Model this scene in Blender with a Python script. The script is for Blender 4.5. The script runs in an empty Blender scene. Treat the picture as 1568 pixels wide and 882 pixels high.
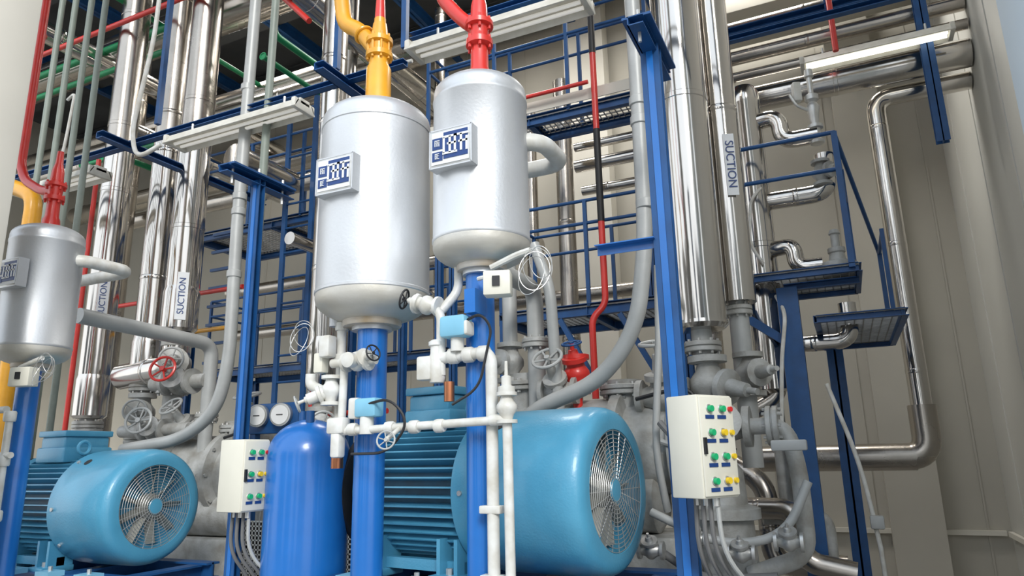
import bpy, bmesh, math, random
from mathutils import Vector, Matrix
random.seed(7)
sc=bpy.context.scene
# ------------------------------------------------------------------ materials
def mat(name,col,rough=.5,metal=0.,var=.08,scale=6.,bump=0.,bscale=30.,coat=0.,emis=None,estr=0.,stretch=None,dirt=None):
    m=bpy.data.materials.new(name);m.use_nodes=True
    nt=m.node_tree;b=nt.nodes['Principled BSDF']
    b.inputs['Roughness'].default_value=rough;b.inputs['Metallic'].default_value=metal
    if coat: b.inputs['Coat Weight'].default_value=coat;b.inputs['Coat Roughness'].default_value=.12
    tc=nt.nodes.new('ShaderNodeTexCoord');mp=nt.nodes.new('ShaderNodeMapping')
    nt.links.new(tc.outputs['Object'],mp.inputs['Vector'])
    if stretch: mp.inputs['Scale'].default_value=stretch
    n=nt.nodes.new('ShaderNodeTexNoise');n.inputs['Scale'].default_value=scale;n.inputs['Detail'].default_value=5
    nt.links.new(mp.outputs[0],n.inputs['Vector'])
    r=nt.nodes.new('ShaderNodeValToRGB');r.color_ramp.elements[0].position=.3;r.color_ramp.elements[1].position=.72
    d=dirt if dirt else [max(0,c*(1-var*2)) for c in col]
    r.color_ramp.elements[0].color=(*d,1);r.color_ramp.elements[1].color=(*col,1)
    nt.links.new(n.outputs['Fac'],r.inputs['Fac']);nt.links.new(r.outputs[0],b.inputs['Base Color'])
    mr=nt.nodes.new('ShaderNodeMapRange');mr.inputs['To Min'].default_value=max(.03,rough-.06);mr.inputs['To Max'].default_value=min(1,rough+.1)
    nt.links.new(n.outputs['Fac'],mr.inputs['Value']);nt.links.new(mr.outputs[0],b.inputs['Roughness'])
    if bump:
        n2=nt.nodes.new('ShaderNodeTexNoise');n2.inputs['Scale'].default_value=bscale;n2.inputs['Detail'].default_value=3
        nt.links.new(mp.outputs[0],n2.inputs['Vector'])
        bp=nt.nodes.new('ShaderNodeBump');bp.inputs['Strength'].default_value=bump;bp.inputs['Distance'].default_value=.01
        nt.links.new(n2.outputs['Fac'],bp.inputs['Height']);nt.links.new(bp.outputs[0],b.inputs['Normal'])
    if emis:
        b.inputs['Emission Color'].default_value=(*emis,1);b.inputs['Emission Strength'].default_value=estr
    return m
SILV=mat('silver_tank_paint',(.66,.68,.70),.40,.5,.05,2.5,.08,70,dirt=(.55,.56,.57))
SILB=mat('silver_tank_bottom_stained',(.64,.63,.59),.44,.35,.1,5,.08,60,dirt=(.50,.47,.40))
RUSTY=mat('silver_dirty',(.60,.58,.54),.45,.2,.2,7,.1,60,dirt=(.38,.30,.20))
BLUE=mat('glossy_blue_pipe',(.012,.16,.54),.3,0,.1,4,.04,40,coat=.4)
DBLUE=mat('structural_blue',(.012,.085,.26),.42,0,.15,8,.05,50)
MBLUE=mat('motor_light_blue',(.085,.34,.52),.34,0,.12,5,.12,90,coat=.25,dirt=(.065,.28,.44))
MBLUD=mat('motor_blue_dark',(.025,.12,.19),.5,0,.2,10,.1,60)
STEEL=mat('stainless_cladding',(.68,.65,.61),.12,1,.08,1.4,.16,5,stretch=(1,1,.3))
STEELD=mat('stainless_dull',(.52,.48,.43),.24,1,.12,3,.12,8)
GRAY=mat('gray_pipe_paint',(.44,.45,.44),.4,.1,.08,8,.05,60)
CAST=mat('cast_gray_machine',(.50,.51,.50),.48,.1,.25,9,.25,70,dirt=(.28,.27,.24))
GGRN=mat('gray_green_conduit',(.25,.29,.25),.45,0,.1,8)
WHITE=mat('white_small_pipe',(.72,.73,.71),.40,0,.12,14,.06,60,dirt=(.54,.52,.46))
YEL=mat('yellow_pipe_paint',(.85,.40,.02),.38,0,.1,8,.06,40,coat=.3)
RED=mat('red_pipe_paint',(.72,.035,.025),.38,0,.1,8,.06,40,coat=.3)
GREEN=mat('green_pipe_paint',(.01,.27,.10),.4,0,.1,8)
BEIGE=mat('beige_box_paint',(.72,.70,.60),.42,0,.04,5)
BLACK=mat('black_rubber',(.02,.02,.022),.5,0,.2,10)
FAN=mat('fan_blade_grey',(.36,.36,.32),.5,.2,.2,8)
WIRE=mat('galvanised_wire',(.62,.62,.60),.35,.7,.1,20)
GRATE=mat('grating_steel',(.34,.34,.33),.5,.5,.2,14)
WALL=mat('wall_beige_panel',(.50,.475,.41),.7,0,.05,1.3,.03,30)
WALLR=mat('wall_light_grey',(.58,.575,.53),.6,0,.04,1.3)
WALL2=mat('wall_column_cream',(.70,.67,.59),.7,0,.04,2)
JAMB=mat('jamb_bluish_white',(.60,.69,.75),.45,0,.04,2)
CEIL=mat('ceiling_dark',(.09,.095,.10),.8,0,.2,2)
CONC=mat('concrete',(.36,.35,.33),.85,0,.12,3,.2,30)
RBLK=mat('reflection_block_dark',(.12,.13,.13),.8,0,.2,1)  # for the added out-of-view blocks that the steel reflects
LAMPH=mat('lamp_housing_cream',(.74,.73,.67),.45,0,.08,10,dirt=(.57,.55,.48))
TUBE=mat('lamp_tube',(.8,.8,.78),.4,0,.01,5,emis=(1,.96,.86),estr=.3)
TUBEON=mat('lamp_tube_on',(.8,.8,.78),.4,0,.01,5,emis=(1,.97,.85),estr=2.0)
LBLUE=mat('actuator_light_blue',(.22,.52,.70),.4,0,.08,8)
NAVY=mat('label_navy',(.012,.05,.20),.4,0,.05,8)
LABW=mat('label_white',(.75,.77,.78),.4,0,.03,8)
GLASS=mat('gauge_face',(.8,.8,.78),.15,0,.02,8)
GBUT=mat('button_green',(.01,.42,.16),.3,0,.05,8)
YBUT=mat('button_yellow',(.80,.55,.02),.3,0,.05,8)
RBUT=mat('button_red',(.6,.02,.02),.3,0,.05,8)
CABLE=mat('cable_grey',(.16,.16,.16),.5,0,.1,8)
COPPER=mat('copper',(.5,.2,.1),.35,.9,.1,8)
# ------------------------------------------------------------------ builder
class B:
    def __init__(s,name):
        s.name=name;s.v=[];s.f=[];s.m=[];s.mats=[]
    def mi(s,m):
        if m not in s.mats:s.mats.append(m)
        return s.mats.index(m)
    def add(s,vs,fs,m):
        o=len(s.v);s.v+=[tuple(v) for v in vs];k=s.mi(m)
        for f in fs:s.f.append([i+o for i in f]);s.m.append(k)
    def lathe(s,org,axis,prof,m,n=32):
        """prof: [(radius, distance along axis)]"""
        org=Vector(org);ax=Vector(axis).normalized()
        u=ax.orthogonal().normalized();w=ax.cross(u)
        vs=[];fs=[]
        for r,h in prof:
            r=max(r,1e-4)
            for i in range(n):
                a=2*math.pi*i/n;vs.append(org+ax*h+(u*math.cos(a)+w*math.sin(a))*r)
        for j in range(len(prof)-1):
            for i in range(n):
                a=j*n+i;b=j*n+(i+1)%n;fs.append([a,b,b+n,a+n])
        if prof[0][0]>1e-3:fs.append(list(range(n))[::-1])
        if prof[-1][0]>1e-3:fs.append([(len(prof)-1)*n+i for i in range(n)])
        s.add(vs,fs,m)
    def cyl(s,a,b,r,m,n=20,r2=None):
        a=Vector(a);b=Vector(b);s.lathe(a,b-a,[(r,0),(r if r2 is None else r2,(b-a).length)],m,n)
    def tube(s,pts,r,m,bend=None,n=14,seg=6,closed=False):
        pts=[Vector(p) for p in pts];bend=r*2.2 if bend is None else bend
        path=[pts[0]]
        for i in range(1,len(pts)-1):
            p=pts[i];d1=(pts[i-1]-p);d2=(pts[i+1]-p)
            L=min(bend,d1.length*.49,d2.length*.49)
            ang=d1.angle(d2)
            if ang>3.05 or L<1e-4: path.append(p);continue
            a=p+d1.normalized()*L;b=p+d2.normalized()*L
            for k in range(seg+1):
                t=k/seg;path.append(a*(1-t)**2+p*2*t*(1-t)+b*t*t)
        path.append(pts[-1])
        T=[]
        for i in range(len(path)):
            d=(path[min(i+1,len(path)-1)]-path[max(i-1,0)]);T.append(d.normalized())
        u=T[0].orthogonal().normalized();vs=[];fs=[]
        for i,p in enumerate(path):
            if i:
                q=T[i-1].rotation_difference(T[i]);u=q@u
            w=T[i].cross(u)
            for k in range(n):
                a=2*math.pi*k/n;vs.append(p+(u*math.cos(a)+w*math.sin(a))*r)
        for j in range(len(path)-1):
            for i in range(n):
                a=j*n+i;b=j*n+(i+1)%n;fs.append([a,b,b+n,a+n])
        fs.append(list(range(n))[::-1]);fs.append([(len(path)-1)*n+i for i in range(n)])
        s.add(vs,fs,m)
    def box(s,c,size,m,rz=0,bev=0,rot=None):
        bm=bmesh.new();bmesh.ops.create_cube(bm,size=1)
        for v in bm.verts:v.co=Vector((v.co.x*size[0],v.co.y*size[1],v.co.z*size[2]))
        if bev:bmesh.ops.bevel(bm,geom=bm.edges[:],offset=bev,segments=2,affect='EDGES',profile=.5)
        M=rot.to_4x4() if rot else Matrix.Rotation(rz,4,'Z')
        c=Vector(c);bm.verts.index_update()
        s.add([M@v.co+c for v in bm.verts],[[v.index for v in f.verts] for f in bm.faces],m);bm.free()
    def beam(s,a,b,w,h,m,kind='box'):
        """straight bar from a to b; section w (sideways) x h (up). kind: box, L, I, C"""
        a=Vector(a);b=Vector(b);d=(b-a);L=d.length;d.normalize()
        up=Vector((0,0,1)) if abs(d.z)<.9 else Vector((0,1,0))
        x=d.cross(up).normalized();z=x.cross(d)
        rot=Matrix((x,d,z)).transposed();c=(a+b)/2;t=min(w,h)*.12
        if kind=='box':s.box(c,(w,L,h),m,rot=rot);return
        if kind=='L':
            s.box(c-x*(w/2-t/2),(t,L,h),m,rot=rot);s.box(c+z*(h/2-t/2),(w,L,t),m,rot=rot)
        if kind=='I':
            s.box(c,(t,L,h),m,rot=rot);s.box(c+z*(h/2-t/2),(w,L,t),m,rot=rot);s.box(c-z*(h/2-t/2),(w,L,t),m,rot=rot)
        if kind=='C':
            s.box(c-x*(w/2-t/2),(t,L,h),m,rot=rot);s.box(c+z*(h/2-t/2),(w,L,t),m,rot=rot);s.box(c-z*(h/2-t/2),(w,L,t),m,rot=rot)
    def torus(s,c,axis,R,r,m,n=28,k=8):
        c=Vector(c);ax=Vector(axis).normalized();u=ax.orthogonal().normalized();w=ax.cross(u);vs=[];fs=[]
        for i in range(n):
            a=2*math.pi*i/n;e=u*math.cos(a)+w*math.sin(a)
            for j in range(k):
                b=2*math.pi*j/k;vs.append(c+e*(R+r*math.cos(b))+ax*r*math.sin(b))
        for i in range(n):
            for j in range(k):
                fs.append([i*k+j,((i+1)%n)*k+j,((i+1)%n)*k+(j+1)%k,i*k+(j+1)%k])
        s.add(vs,fs,m)
    def flange(s,c,axis,r,m,th=.03,bolts=8):
        ax=Vector(axis).normalized();c=Vector(c)
        s.lathe(c-ax*th,ax,[(r*.96,0),(r,.004),(r,th-.005),(r*.9,th-.002),(r*.9,th+.002),(r,th+.005),(r,2*th-.004),(r*.96,2*th)],m,24)
        u=ax.orthogonal().normalized();w=ax.cross(u)
        for i in range(bolts):
            a=2*math.pi*i/bolts;p=c+(u*math.cos(a)+w*math.sin(a))*r*.82
            s.cyl(p-ax*(th+.015),p+ax*(th+.015),r*.08,WIRE,6)
    def wheel(s,c,axis,R,m,spokes=5,r=None):
        r=r or R*.11;c=Vector(c);ax=Vector(axis).normalized();s.torus(c,ax,R,r,m,24,8)
        u=ax.orthogonal().normalized();w=ax.cross(u)
        for i in range(spokes):
            a=2*math.pi*i/spokes;e=u*math.cos(a)+w*math.sin(a)
            s.cyl(c-ax*R*.12,c+e*R,r*.65,m,6)
        s.cyl(c-ax*R*.35,c+ax*R*.15,R*.2,m,10)
    def valve(s,c,d,r,m,stem=None,wheelm=None,wr=None,sl=None):
        """globe valve, flow axis d, stem dir"""
        c=Vector(c);d=Vector(d).normalized();k=r
        s.lathe(c-d*k*2.2,d,[(k*1.5,0),(k*1.5,k*.5),(k*.8,k*.55),(k*1.0,k*1.2),(k*1.45,k*1.8),(k*1.5,k*2.2),(k*1.45,k*2.6),(k*1.0,k*3.2),(k*.8,k*3.85),(k*1.5,k*3.9),(k*1.5,k*4.4)],m,20)
        if stem:
            st=Vector(stem).normalized();sl=sl or k*4
            s.lathe(c,st,[(k*1.0,0),(k*1.0,k*1.4),(k*1.4,k*1.5),(k*1.4,k*2.0),(k*.7,k*2.1),(k*.5,max(sl*.8,k*2.3)),(k*.25,max(sl*.82,k*2.35)),(k*.25,max(sl,k*2.8))],m,16)
            if wheelm:s.wheel(c+st*max(sl,k*2.8),st,wr or k*2,wheelm)
    def done(s,parent=None,ang=38):
        me=bpy.data.meshes.new(s.name);me.from_pydata(s.v,[],s.f)
        for m in s.mats:me.materials.append(m)
        me.polygons.foreach_set('material_index',s.m)
        me.polygons.foreach_set('use_smooth',[True]*len(s.f));me.update()
        bm=bmesh.new();bm.from_mesh(me);bmesh.ops.recalc_face_normals(bm,faces=bm.faces);bm.to_mesh(me);bm.free()
        me.set_sharp_from_angle(angle=math.radians(ang))
        o=bpy.data.objects.new(s.name,me);sc.collection.objects.link(o)
        if parent:o.parent=parent
        return o
def text(body,loc,rot,size,m,parent,name='label_text'):
    c=bpy.data.curves.new(name,'FONT');c.body=body;c.size=size;c.extrude=.0015;c.align_x='CENTER';c.align_y='CENTER'
    c.materials.append(m);o=bpy.data.objects.new(name,c);sc.collection.objects.link(o);o.location=loc;o.rotation_euler=rot;o.parent=parent
    return o
# ------------------------------------------------------------------ room shell
def slab(name,lo,hi,m):
    b=B(name);b.box([(a+c)/2 for a,c in zip(lo,hi)],[c-a for a,c in zip(lo,hi)],m);return b.done()
slab('floor',(-20,-22,-.2),(12,9.2,0),CONC)
slab('ceiling',(-14,1.8,8.3),(1.6,9.2,8.5),CEIL)
slab('wall_back',(-14,9,0),(1.6,9.2,8.3),WALL)
slab('wall_right',(1.4,2.2,0),(1.6,9,8.3),WALLR)
slab('wall_left',(-14.2,1.8,0),(-14,9.2,8.3),WALL)
b=B('door_jamb_right');b.box((.83,2.05,4.1),(.60,.3,8.2),JAMB,bev=.01)
for x in (.64,.78,.93):b.box((x,1.893,4.1),(.02,.016,8.2),JAMB)
b.done()
b=B('door_jamb_left');b.box((-4.38,2.0,4.1),(.6,.3,8.2),WALL2,bev=.01);b.done()
b=B('trim_1');b.box((-3,8.97,.72),(8.7,.05,.05),WALL2);b.done()
b=B('trim_2');b.box((1.375,5.6,.72),(.04,6.6,.05),WALL2);b.done()
b=B('wall_column')
for x,w in ((-2.85,.6),(-7.2,.6),(.55,.5)):b.box((x,8.86,4.1),(w,.26,8.2),WALL2 if x<0 else WALL)
b.done()
b=B('trim_3')
for i in range(11):
    b.box((-9+i*1.02,8.995,4.1),(.02,.012,8.1),WALL)
for i in range(6):b.box((1.397,3.0+i*1.05,4.1),(.012,.02,8.1),WALLR)
b.done()
b=B('roof_girder')
for y in (3.2,5,6.8,8.4):b.beam((-13.8,y,8.1),(1.3,y,8.1),.2,.36,CEIL,'I')
for x in (-11,-9,-7,-5,-3,-1):b.beam((x,2.2,7.95),(x,8.9,7.95),.12,.2,DBLUE,'I')
b.done()
# building-shaped dark blocks added behind the camera, unseen, for contrast in the steel reflections
for x0,x1,h in ((-17,-11,7),(-7.5,-3.5,6),(-.5,1.2,9),(4.5,10,8)):
    b=B('reflection_block');b.box(((x0+x1)/2,-16,h/2),(x1-x0,4,h),RBLK)
    for i in range(int(x1-x0)):b.box((x0+.6+i,-13.98,h*.6),(.6,.06,1.2),BLACK)
    b.box(((x0+x1)/2,-16,h+.1),(x1-x0+.3,4.3,.2),RBLK);b.done()
# ------------------------------------------------------------------ pressure tanks
def glyph(b,x,y,z,s,seed):
    b.box((x,y,z+s*.42),(s*.8,.003,s*.11),LABW);b.box((x,y,z-s*.42),(s*.8,.003,s*.11),LABW) if seed%2 else b.box((x+s*.3,y,z-s*.1),(s*.11,.003,s*.7),LABW)
    b.box((x,y,z),(s*.12,.003,s*.85),LABW);b.box((x-s*.33,y,z),(s*.11,.003,s*.8),LABW);b.box((x+s*.1,y,z+.05*s),(s*.5,.003,s*.1),LABW)
def tank(name,x,y,zb,zt,r,px,pr,plate):
    b=B(name);H=zt-zb;dh=r*.42
    prof=[]
    for i in range(9):
        a=math.pi/2*(1-i/8);prof.append((r*math.cos(a) if i else 0,dh-dh*math.sin(a)))
    seam1=[(r,dh+.02),(r*1.014,dh+.024),(r*1.014,dh+.036),(r,dh+.040)]
    seam2=[(r,H-dh-.05),(r*1.014,H-dh-.046),(r*1.014,H-dh-.034),(r,H-dh-.030)]
    top=[]
    for i in range(9):
        a=math.pi/2*i/8;top.append((r*math.cos(a) if i<8 else 0,H-dh+dh*math.sin(a)))
    b.lathe((x,y,zb),(0,0,1),prof[:9]+seam1[:1],SILB,64)
    b.lathe((x,y,zb),(0,0,1),seam1+seam2+top,SILV,64)
    b.lathe((x,y,zb-.012),(0,0,1),[(r*.5,0),(r*.52,.01),(r*.50,.05)],RUSTY,40)
    b.cyl((x,y,zb-.03),(x,y,zb+.04),pr*1.35,SILV,28)
    b.cyl((px,y,0),(px,y,zb-.0),pr,BLUE,32)
    b.lathe((px,y,0),(0,0,1),[(pr*1.8,0),(pr*1.8,.02),(pr,.021)],BLUE,32)
    w,h=plate[2],plate[3];X,Z=plate[0],plate[1];yp=y-r-.035
    b.box((X,yp+.004,Z),(w,.006,h),WIRE,bev=.002)
    b.box((X,yp,Z),(w*.9,.004,h*.86),LABW)
    b.box((X-w*.5,yp+.03,Z),(.006,.06,h*1.02),SILV);b.box((X+w*.5,yp+.03,Z),(.006,.06,h*1.02),SILV)
    b.box((X,yp+.03,Z-h*.5),(w,.06,.006),SILV);b.box((X,yp+.03,Z+h*.5),(w,.06,.006),SILV)
    b.box((X+w*.14,yp-.003,Z+h*.04),(w*.58,.003,h*.7),NAVY);b.box((X-w*.3,yp-.003,Z+h*.12),(w*.25,.003,h*.3),NAVY)
    b.box((X-w*.3,yp-.003,Z-h*.22),(w*.25,.003,h*.24),NAVY)
    glyph(b,X+w*.01,yp-.006,Z+h*.04,h*.52,1);glyph(b,X+w*.28,yp-.006,Z+h*.04,h*.52,2)
    glyph(b,X-w*.3,yp-.006,Z+h*.12,h*.18,2);glyph(b,X-w*.3,yp-.006,Z-h*.22,h*.15,1)
    return b
b=tank('pressure_tank',-1.93,2.6,2.20,3.30,.262,-1.925,.068,(-1.94,2.84,.20,.17))
b.cyl((-2.1,2.55,2.2),(-2.1,2.55,2.3),.03,SILV);b.done()
b=tank('pressure_tank',-1.355,2.6,2.39,3.295,.213,-1.365,.062,(-1.37,2.87,.20,.17))
b.tube([(-1.2,2.66,2.98),(-1.10,2.72,2.98),(-1.10,2.98,2.98),(-1.35,2.98,2.98)],.04,WHITE,.09)
b.tube([(-1.6,2.98,2.81),(-1.35,2.98,2.98)],.035,WHITE)
b.done()
b=tank('pressure_tank',-4.47,2.6,2.19,3.09,.205,-4.47,.062,(-4.42,2.72,.2,.17))
b.tube([(-4.36,2.66,2.86),(-4.26,2.72,2.86),(-4.26,3.03,2.86),(-4.9,3.03,2.86)],.04,WHITE,.09)
b.done()
# top fittings
b=B('yellow_relief_pipe')
b.lathe((-1.93,2.6,3.27),(0,0,1),[(.075,0),(.07,.03),(.064,.05),(.062,.24),(.048,.27),(.05,.30),(.068,.305),(.068,.33),(.05,.335),(.052,.38),(.068,.385),(.068,.41),(.045,.42),(.035,.50)],YEL,28)
b.tube([(-1.93,2.6,3.60),(-2.06,2.6,3.78),(-2.16,2.6,3.84),(-2.2,2.6,4.1),(-2.2,2.6,6.5)],.042,YEL,.07)
b.torus((-2.03,2.6,3.74),(-.6,0,.8),.045,.010,YEL)
for i in range(8):
    a=i*math.pi/4;b.cyl((-1.93+.056*math.cos(a),2.6+.056*math.sin(a),3.56),(-1.93+.056*math.cos(a),2.6+.056*math.sin(a),3.70),.007,YEL,6)
b.cyl((-1.93,2.6,3.73),(-1.93,2.6,3.80),.03,YEL);b.cyl((-1.93,2.6,3.80),(-1.93,2.6,3.93),.028,RED,r2=.022)
b.done()
def redvalve(b,x,z,s=1.):
    b.lathe((x,2.6,z),(0,0,1),[(.052*s,0),(.047*s,.05*s),(.038*s,.07*s),(.036*s,.17*s),(.057*s,.175*s),(.057*s,.20*s),(.038*s,.205*s),(.042*s,.26*s),(.060*s,.265*s),(.060*s,.285*s),(.038*s,.29*s),(.034*s,.37*s),(.022*s,.42*s),(.018*s,.5*s)],RED,20)
    for dz in (.187,.275):
        for i in range(6):
            a=i*math.pi/3;b.cyl((x+.047*s*math.cos(a),2.6+.047*s*math.sin(a),z+(dz-.03)*s),(x+.047*s*math.cos(a),2.6+.047*s*math.sin(a),z+(dz+.03)*s),.007*s,RED,6)
b=B('red_relief_pipe');redvalve(b,-1.355,3.28,1.12)
b.tube([(-1.355,2.6,3.56),(-1.45,2.6,3.65),(-1.56,2.6,3.80),(-1.62,2.6,4.2),(-1.62,2.6,6.5)],.034,RED,.06);b.done()
b=B('red_relief_pipe');redvalve(b,-4.47,3.08,1.05)
b.tube([(-4.47,2.6,3.33),(-4.62,2.6,3.36),(-4.82,2.6,3.47),(-4.9,2.6,3.60),(-4.9,2.6,6.5)],.030,RED,.06);b.done()
# ------------------------------------------------------------------ motors
def motor(x1,yc,zc,r,L,coverL,rz=0,name='electric_motor'):
    b=B(name);x0=x1-L;rb=r*.82
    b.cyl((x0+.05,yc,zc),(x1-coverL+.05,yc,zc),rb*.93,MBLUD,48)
    b.lathe((x0-.02,yc,zc),(1,0,0),[(r*.3,-.05),(r*.33,0),(r*.7,.03),(r*.9,.05),(r*.95,.08),(r*.92,.13)],MBLUE,48)
    b.lathe((x0-.09,yc,zc),(1,0,0),[(r*.5,0),(r*.9,.01),(r*.9,.05),(r*.5,.06)],BLACK,40)
    b.cyl((x0-.2,yc,zc),(x0,yc,zc),.045,WIRE,16)
    nf=48
    for i in range(nf):
        a=2*math.pi*(i+.5)/nf;ca,sa=math.cos(a),math.sin(a)
        c=Vector(((x0+.06+x1-coverL+.02)/2,yc+ca*rb*1.0,zc+sa*rb*1.0))
        rot=Matrix.Rotation(a,3,'X')
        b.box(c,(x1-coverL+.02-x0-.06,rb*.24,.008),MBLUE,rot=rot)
    xc=x1-coverL
    b.lathe((xc,yc,zc),(1,0,0),[(r*.93,0),(r*.985,.006),(r*.99,.03),(r*.99,.10),(r*1.0,.11),(r*1.0,coverL-.09),(r*.985,coverL-.05),(r*.95,coverL-.02),(r*.89,coverL-.004),(r*.80,coverL),(r*.72,coverL),(r*.71,coverL-.012),(r*.71,coverL-.10)],MBLUE,72)
    b.lathe((xc,yc,zc),(1,0,0),[(r*.72,coverL-.18),(r*.72,coverL-.17)],BLACK,48)
    for i in range(9):
        a=2*math.pi*i/9
        c=Vector((x1-.08,yc,zc))+Matrix.Rotation(a,3,'X')@Vector((0,r*.42,0))
        rot=Matrix.Rotation(a,3,'X')@Matrix.Rotation(math.radians(55),3,'Y')
        b.box(c,(.006,r*.48,r*.17),FAN,rot=rot)
    b.lathe((x1-.12,yc,zc),(1,0,0),[(r*.22,0),(r*.22,.06),(r*.14,.085)],FAN,24)
    for k in range(13):b.torus((x1-.004,yc,zc),(1,0,0),r*(.13+.048*k),.0019,WIRE,48,5)
    for i in range(24):
        a=2*math.pi*i/24;b.cyl((x1-.006,yc+math.cos(a)*r*.12,zc+math.sin(a)*r*.12),(x1-.006,yc+math.cos(a)*r*.72,zc+math.sin(a)*r*.72),.0019,WIRE,5)
    b.lathe((x1-.01,yc,zc),(1,0,0),[(r*.14,0),(r*.14,.006),(r*.10,.008)],MBLUE,24)
    a=math.radians(128);b.cyl((xc+coverL*.28,yc+math.cos(a)*r*.97,zc+math.sin(a)*r*.97),(xc+coverL*.28,yc+math.cos(a)*r*1.004,zc+math.sin(a)*r*1.004),.026,BLACK,16)
    for a in (math.radians(128),math.radians(218),math.radians(180)):
        b.cyl((xc+.06,yc+math.cos(a)*r*.97,zc+math.sin(a)*r*.97),(xc+.06,yc+math.cos(a)*r*1.015,zc+math.sin(a)*r*1.015),.012,WIRE,8)
    tx=xc-.28
    b.box((tx,yc-.03,zc+r*.93),(.30,.34,.10),MBLUE,bev=.015)
    b.box((tx,yc-.03,zc+r*1.13),(.26,.31,.10),MBLUE,bev=.015);b.box((tx,yc-.03,zc+r*1.32),(.29,.34,.04),MBLUE,bev=.008)
    b.torus((x1-coverL-.05,yc-.12,zc+r*1.05),(1,0,0),.04,.012,MBLUE,16,8)
    for fx in (x0+.14,x1-coverL-.06):
        for sy in (-1,1):
            b.box((fx,yc+sy*r*.68,zc-r*1.02),(.16,.2,.035),MBLUE,bev=.006)
            b.box((fx-.05,yc+sy*r*.62,zc-r*.80),(.02,.16,.18),MBLUE);b.box((fx+.05,yc+sy*r*.62,zc-r*.80),(.02,.16,.18),MBLUE)
            b.cyl((fx,yc+sy*r*.78,zc-r*1.02),(fx,yc+sy*r*.78,zc-r*.9),.016,WIRE,6)
    b.box(((x0+xc)/2,yc-r*.62,zc-r*.90),(xc-x0,.05,.05),MBLUE)
    o=b.done();c=Vector((x1-L/2,yc,0))
    o.matrix_world=Matrix.Translation(c)@Matrix.Rotation(rz,4,'Z')@Matrix.Translation(-c)
    return o
motor(-.955,3.22,1.44,.372,1.34,.66,math.radians(-8))
motor(-4.0,3.2,1.335,.355,1.16,.54)
def skid(x0,x1,ztop,name='skid_base_frame'):
    b=B(name)
    for y in (2.9,3.5):
        b.beam((x0,y,ztop-.05),(x1,y,ztop-.05),.1,.1,DBLUE,'I')
    for k in range(4):
        x=x0+.1+(x1-x0-.2)*k/3;b.beam((x,2.8,ztop-.06),(x,3.6,ztop-.06),.1,.1,DBLUE,'I')
        for y in (2.9,3.5):b.beam((x,y,0),(x,y,ztop-.1),.1,.1,DBLUE,'I')
    for i in range(int((x1-x0)/.35)):b.box((x0+.2+i*.35,2.8,ztop+.01),(.12,.1,.03),LBLUE);b.cyl((x0+.2+i*.35,2.8,ztop),(x0+.2+i*.35,2.8,ztop+.05),.012,WIRE,6)
    b.done()
skid(-2.35,-.75,1.055);skid(-5.6,-3.8,.97)
b=B('perforated_guard_panel')
for (x0,x1,y) in ((-3.85,-2.2,3.75),):
    b.box(((x0+x1)/2,y+.04,.9),(x1-x0,.02,.6),BLACK)
    for i in range(int((x1-x0)/.03)):
        b.beam((x0+i*.03,y,.6),(x0+i*.03,y,1.2),.010,.004,WIRE)
    for i in range(21):b.box(((x0+x1)/2,y,.6+.03*i),(x1-x0,.004,.010),WIRE)
    for x in (x0,x1):b.beam((x,y,0),(x,y,1.2),.04,.04,DBLUE)
b.done()
# ------------------------------------------------------------------ blue receiver vessel
b=B('blue_receiver_vessel')
r=.212;x,y=-2.59,2.97
prof=[(r*1.1,0),(r*1.1,.02),(r,.03),(r,1.62)]
for i in range(1,9):
    a=math.pi/2*i/8;prof.append((r*math.cos(a) if i<8 else 0,1.62+.19*math.sin(a)))
b.lathe((x,y,0),(0,0,1),prof,BLUE,48)
b.cyl((x+.05,y-.06,1.74),(x+.05,y-.06,1.85),.022,DBLUE);b.cyl((x-.1,y+.05,1.7),(x-.1,y+.05,1.86),.02,DBLUE)
b.done()
# ------------------------------------------------------------------ small white valve trains
def coil(b,c,R,n=3,m=WIRE,r=.0018):
    for k in range(n):
        pts=[];cx,cy,cz=c
        for i in range(25):
            a=2*math.pi*i/24;rr=R*(1-.17*k)
            pts.append((cx+rr*math.cos(a)*(.5+.12*k)+.014*k,cy+rr*.35*math.sin(a+k),cz+rr*math.sin(a)*(.8+.12*k)+.016*k))
        b.tube(pts,r,m,n=5,seg=1)
b=B('oil_return_valve_train')
b.tube([(-2.07,2.56,2.26),(-2.07,2.56,1.60)],.021,WHITE)
for z in (2.2,2.05,1.75):b.lathe((-2.07,2.56,z-.02),(0,0,1),[(.03,0),(.032,.01),(.032,.035),(.026,.04)],WHITE,12)
b.cyl((-2.07,2.56,1.56),(-2.07,2.56,1.62),.027,COPPER,12)
b.valve((-2.07,2.50,1.90),(0,0,1),.030,WHITE,(-.75,-.5,-.35),sl=.15)
b.cyl((-2.07,2.50,1.90),(-2.155,2.445,1.86),.026,WHITE,14);b.wheel((-2.19,2.42,1.84),(-.75,-.5,-.35),.036,GRAY,6)
b.tube([(-2.19,2.5,1.98),(-2.19,2.5,1.93),(-2.07,2.5,1.88)],.024,WHITE)
b.valve((-1.93,2.50,2.02),(1,0,0),.030,WHITE,(.9,-.3,.2),BLACK,.035,.12)
b.lathe((-1.93,2.50,2.02),(0,-1,0),[(.03,0),(.034,.05),(.034,.07),(.02,.075)],WHITE,16)
b.tube([(-2.07,2.5,2.02),(-1.83,2.50,2.02)],.02,WHITE)
b.box((-2.1,2.5,2.1),(.06,.06,.10),WHITE,bev=.01)
b.tube([(-2.0,2.5,2.02),(-2.0,2.49,1.62)],.018,WHITE)
b.box((-1.99,2.46,1.74),(.09,.06,.07),WHITE,bev=.012);b.box((-1.99,2.46,1.66),(.05,.05,.11),WHITE,bev=.012)
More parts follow.
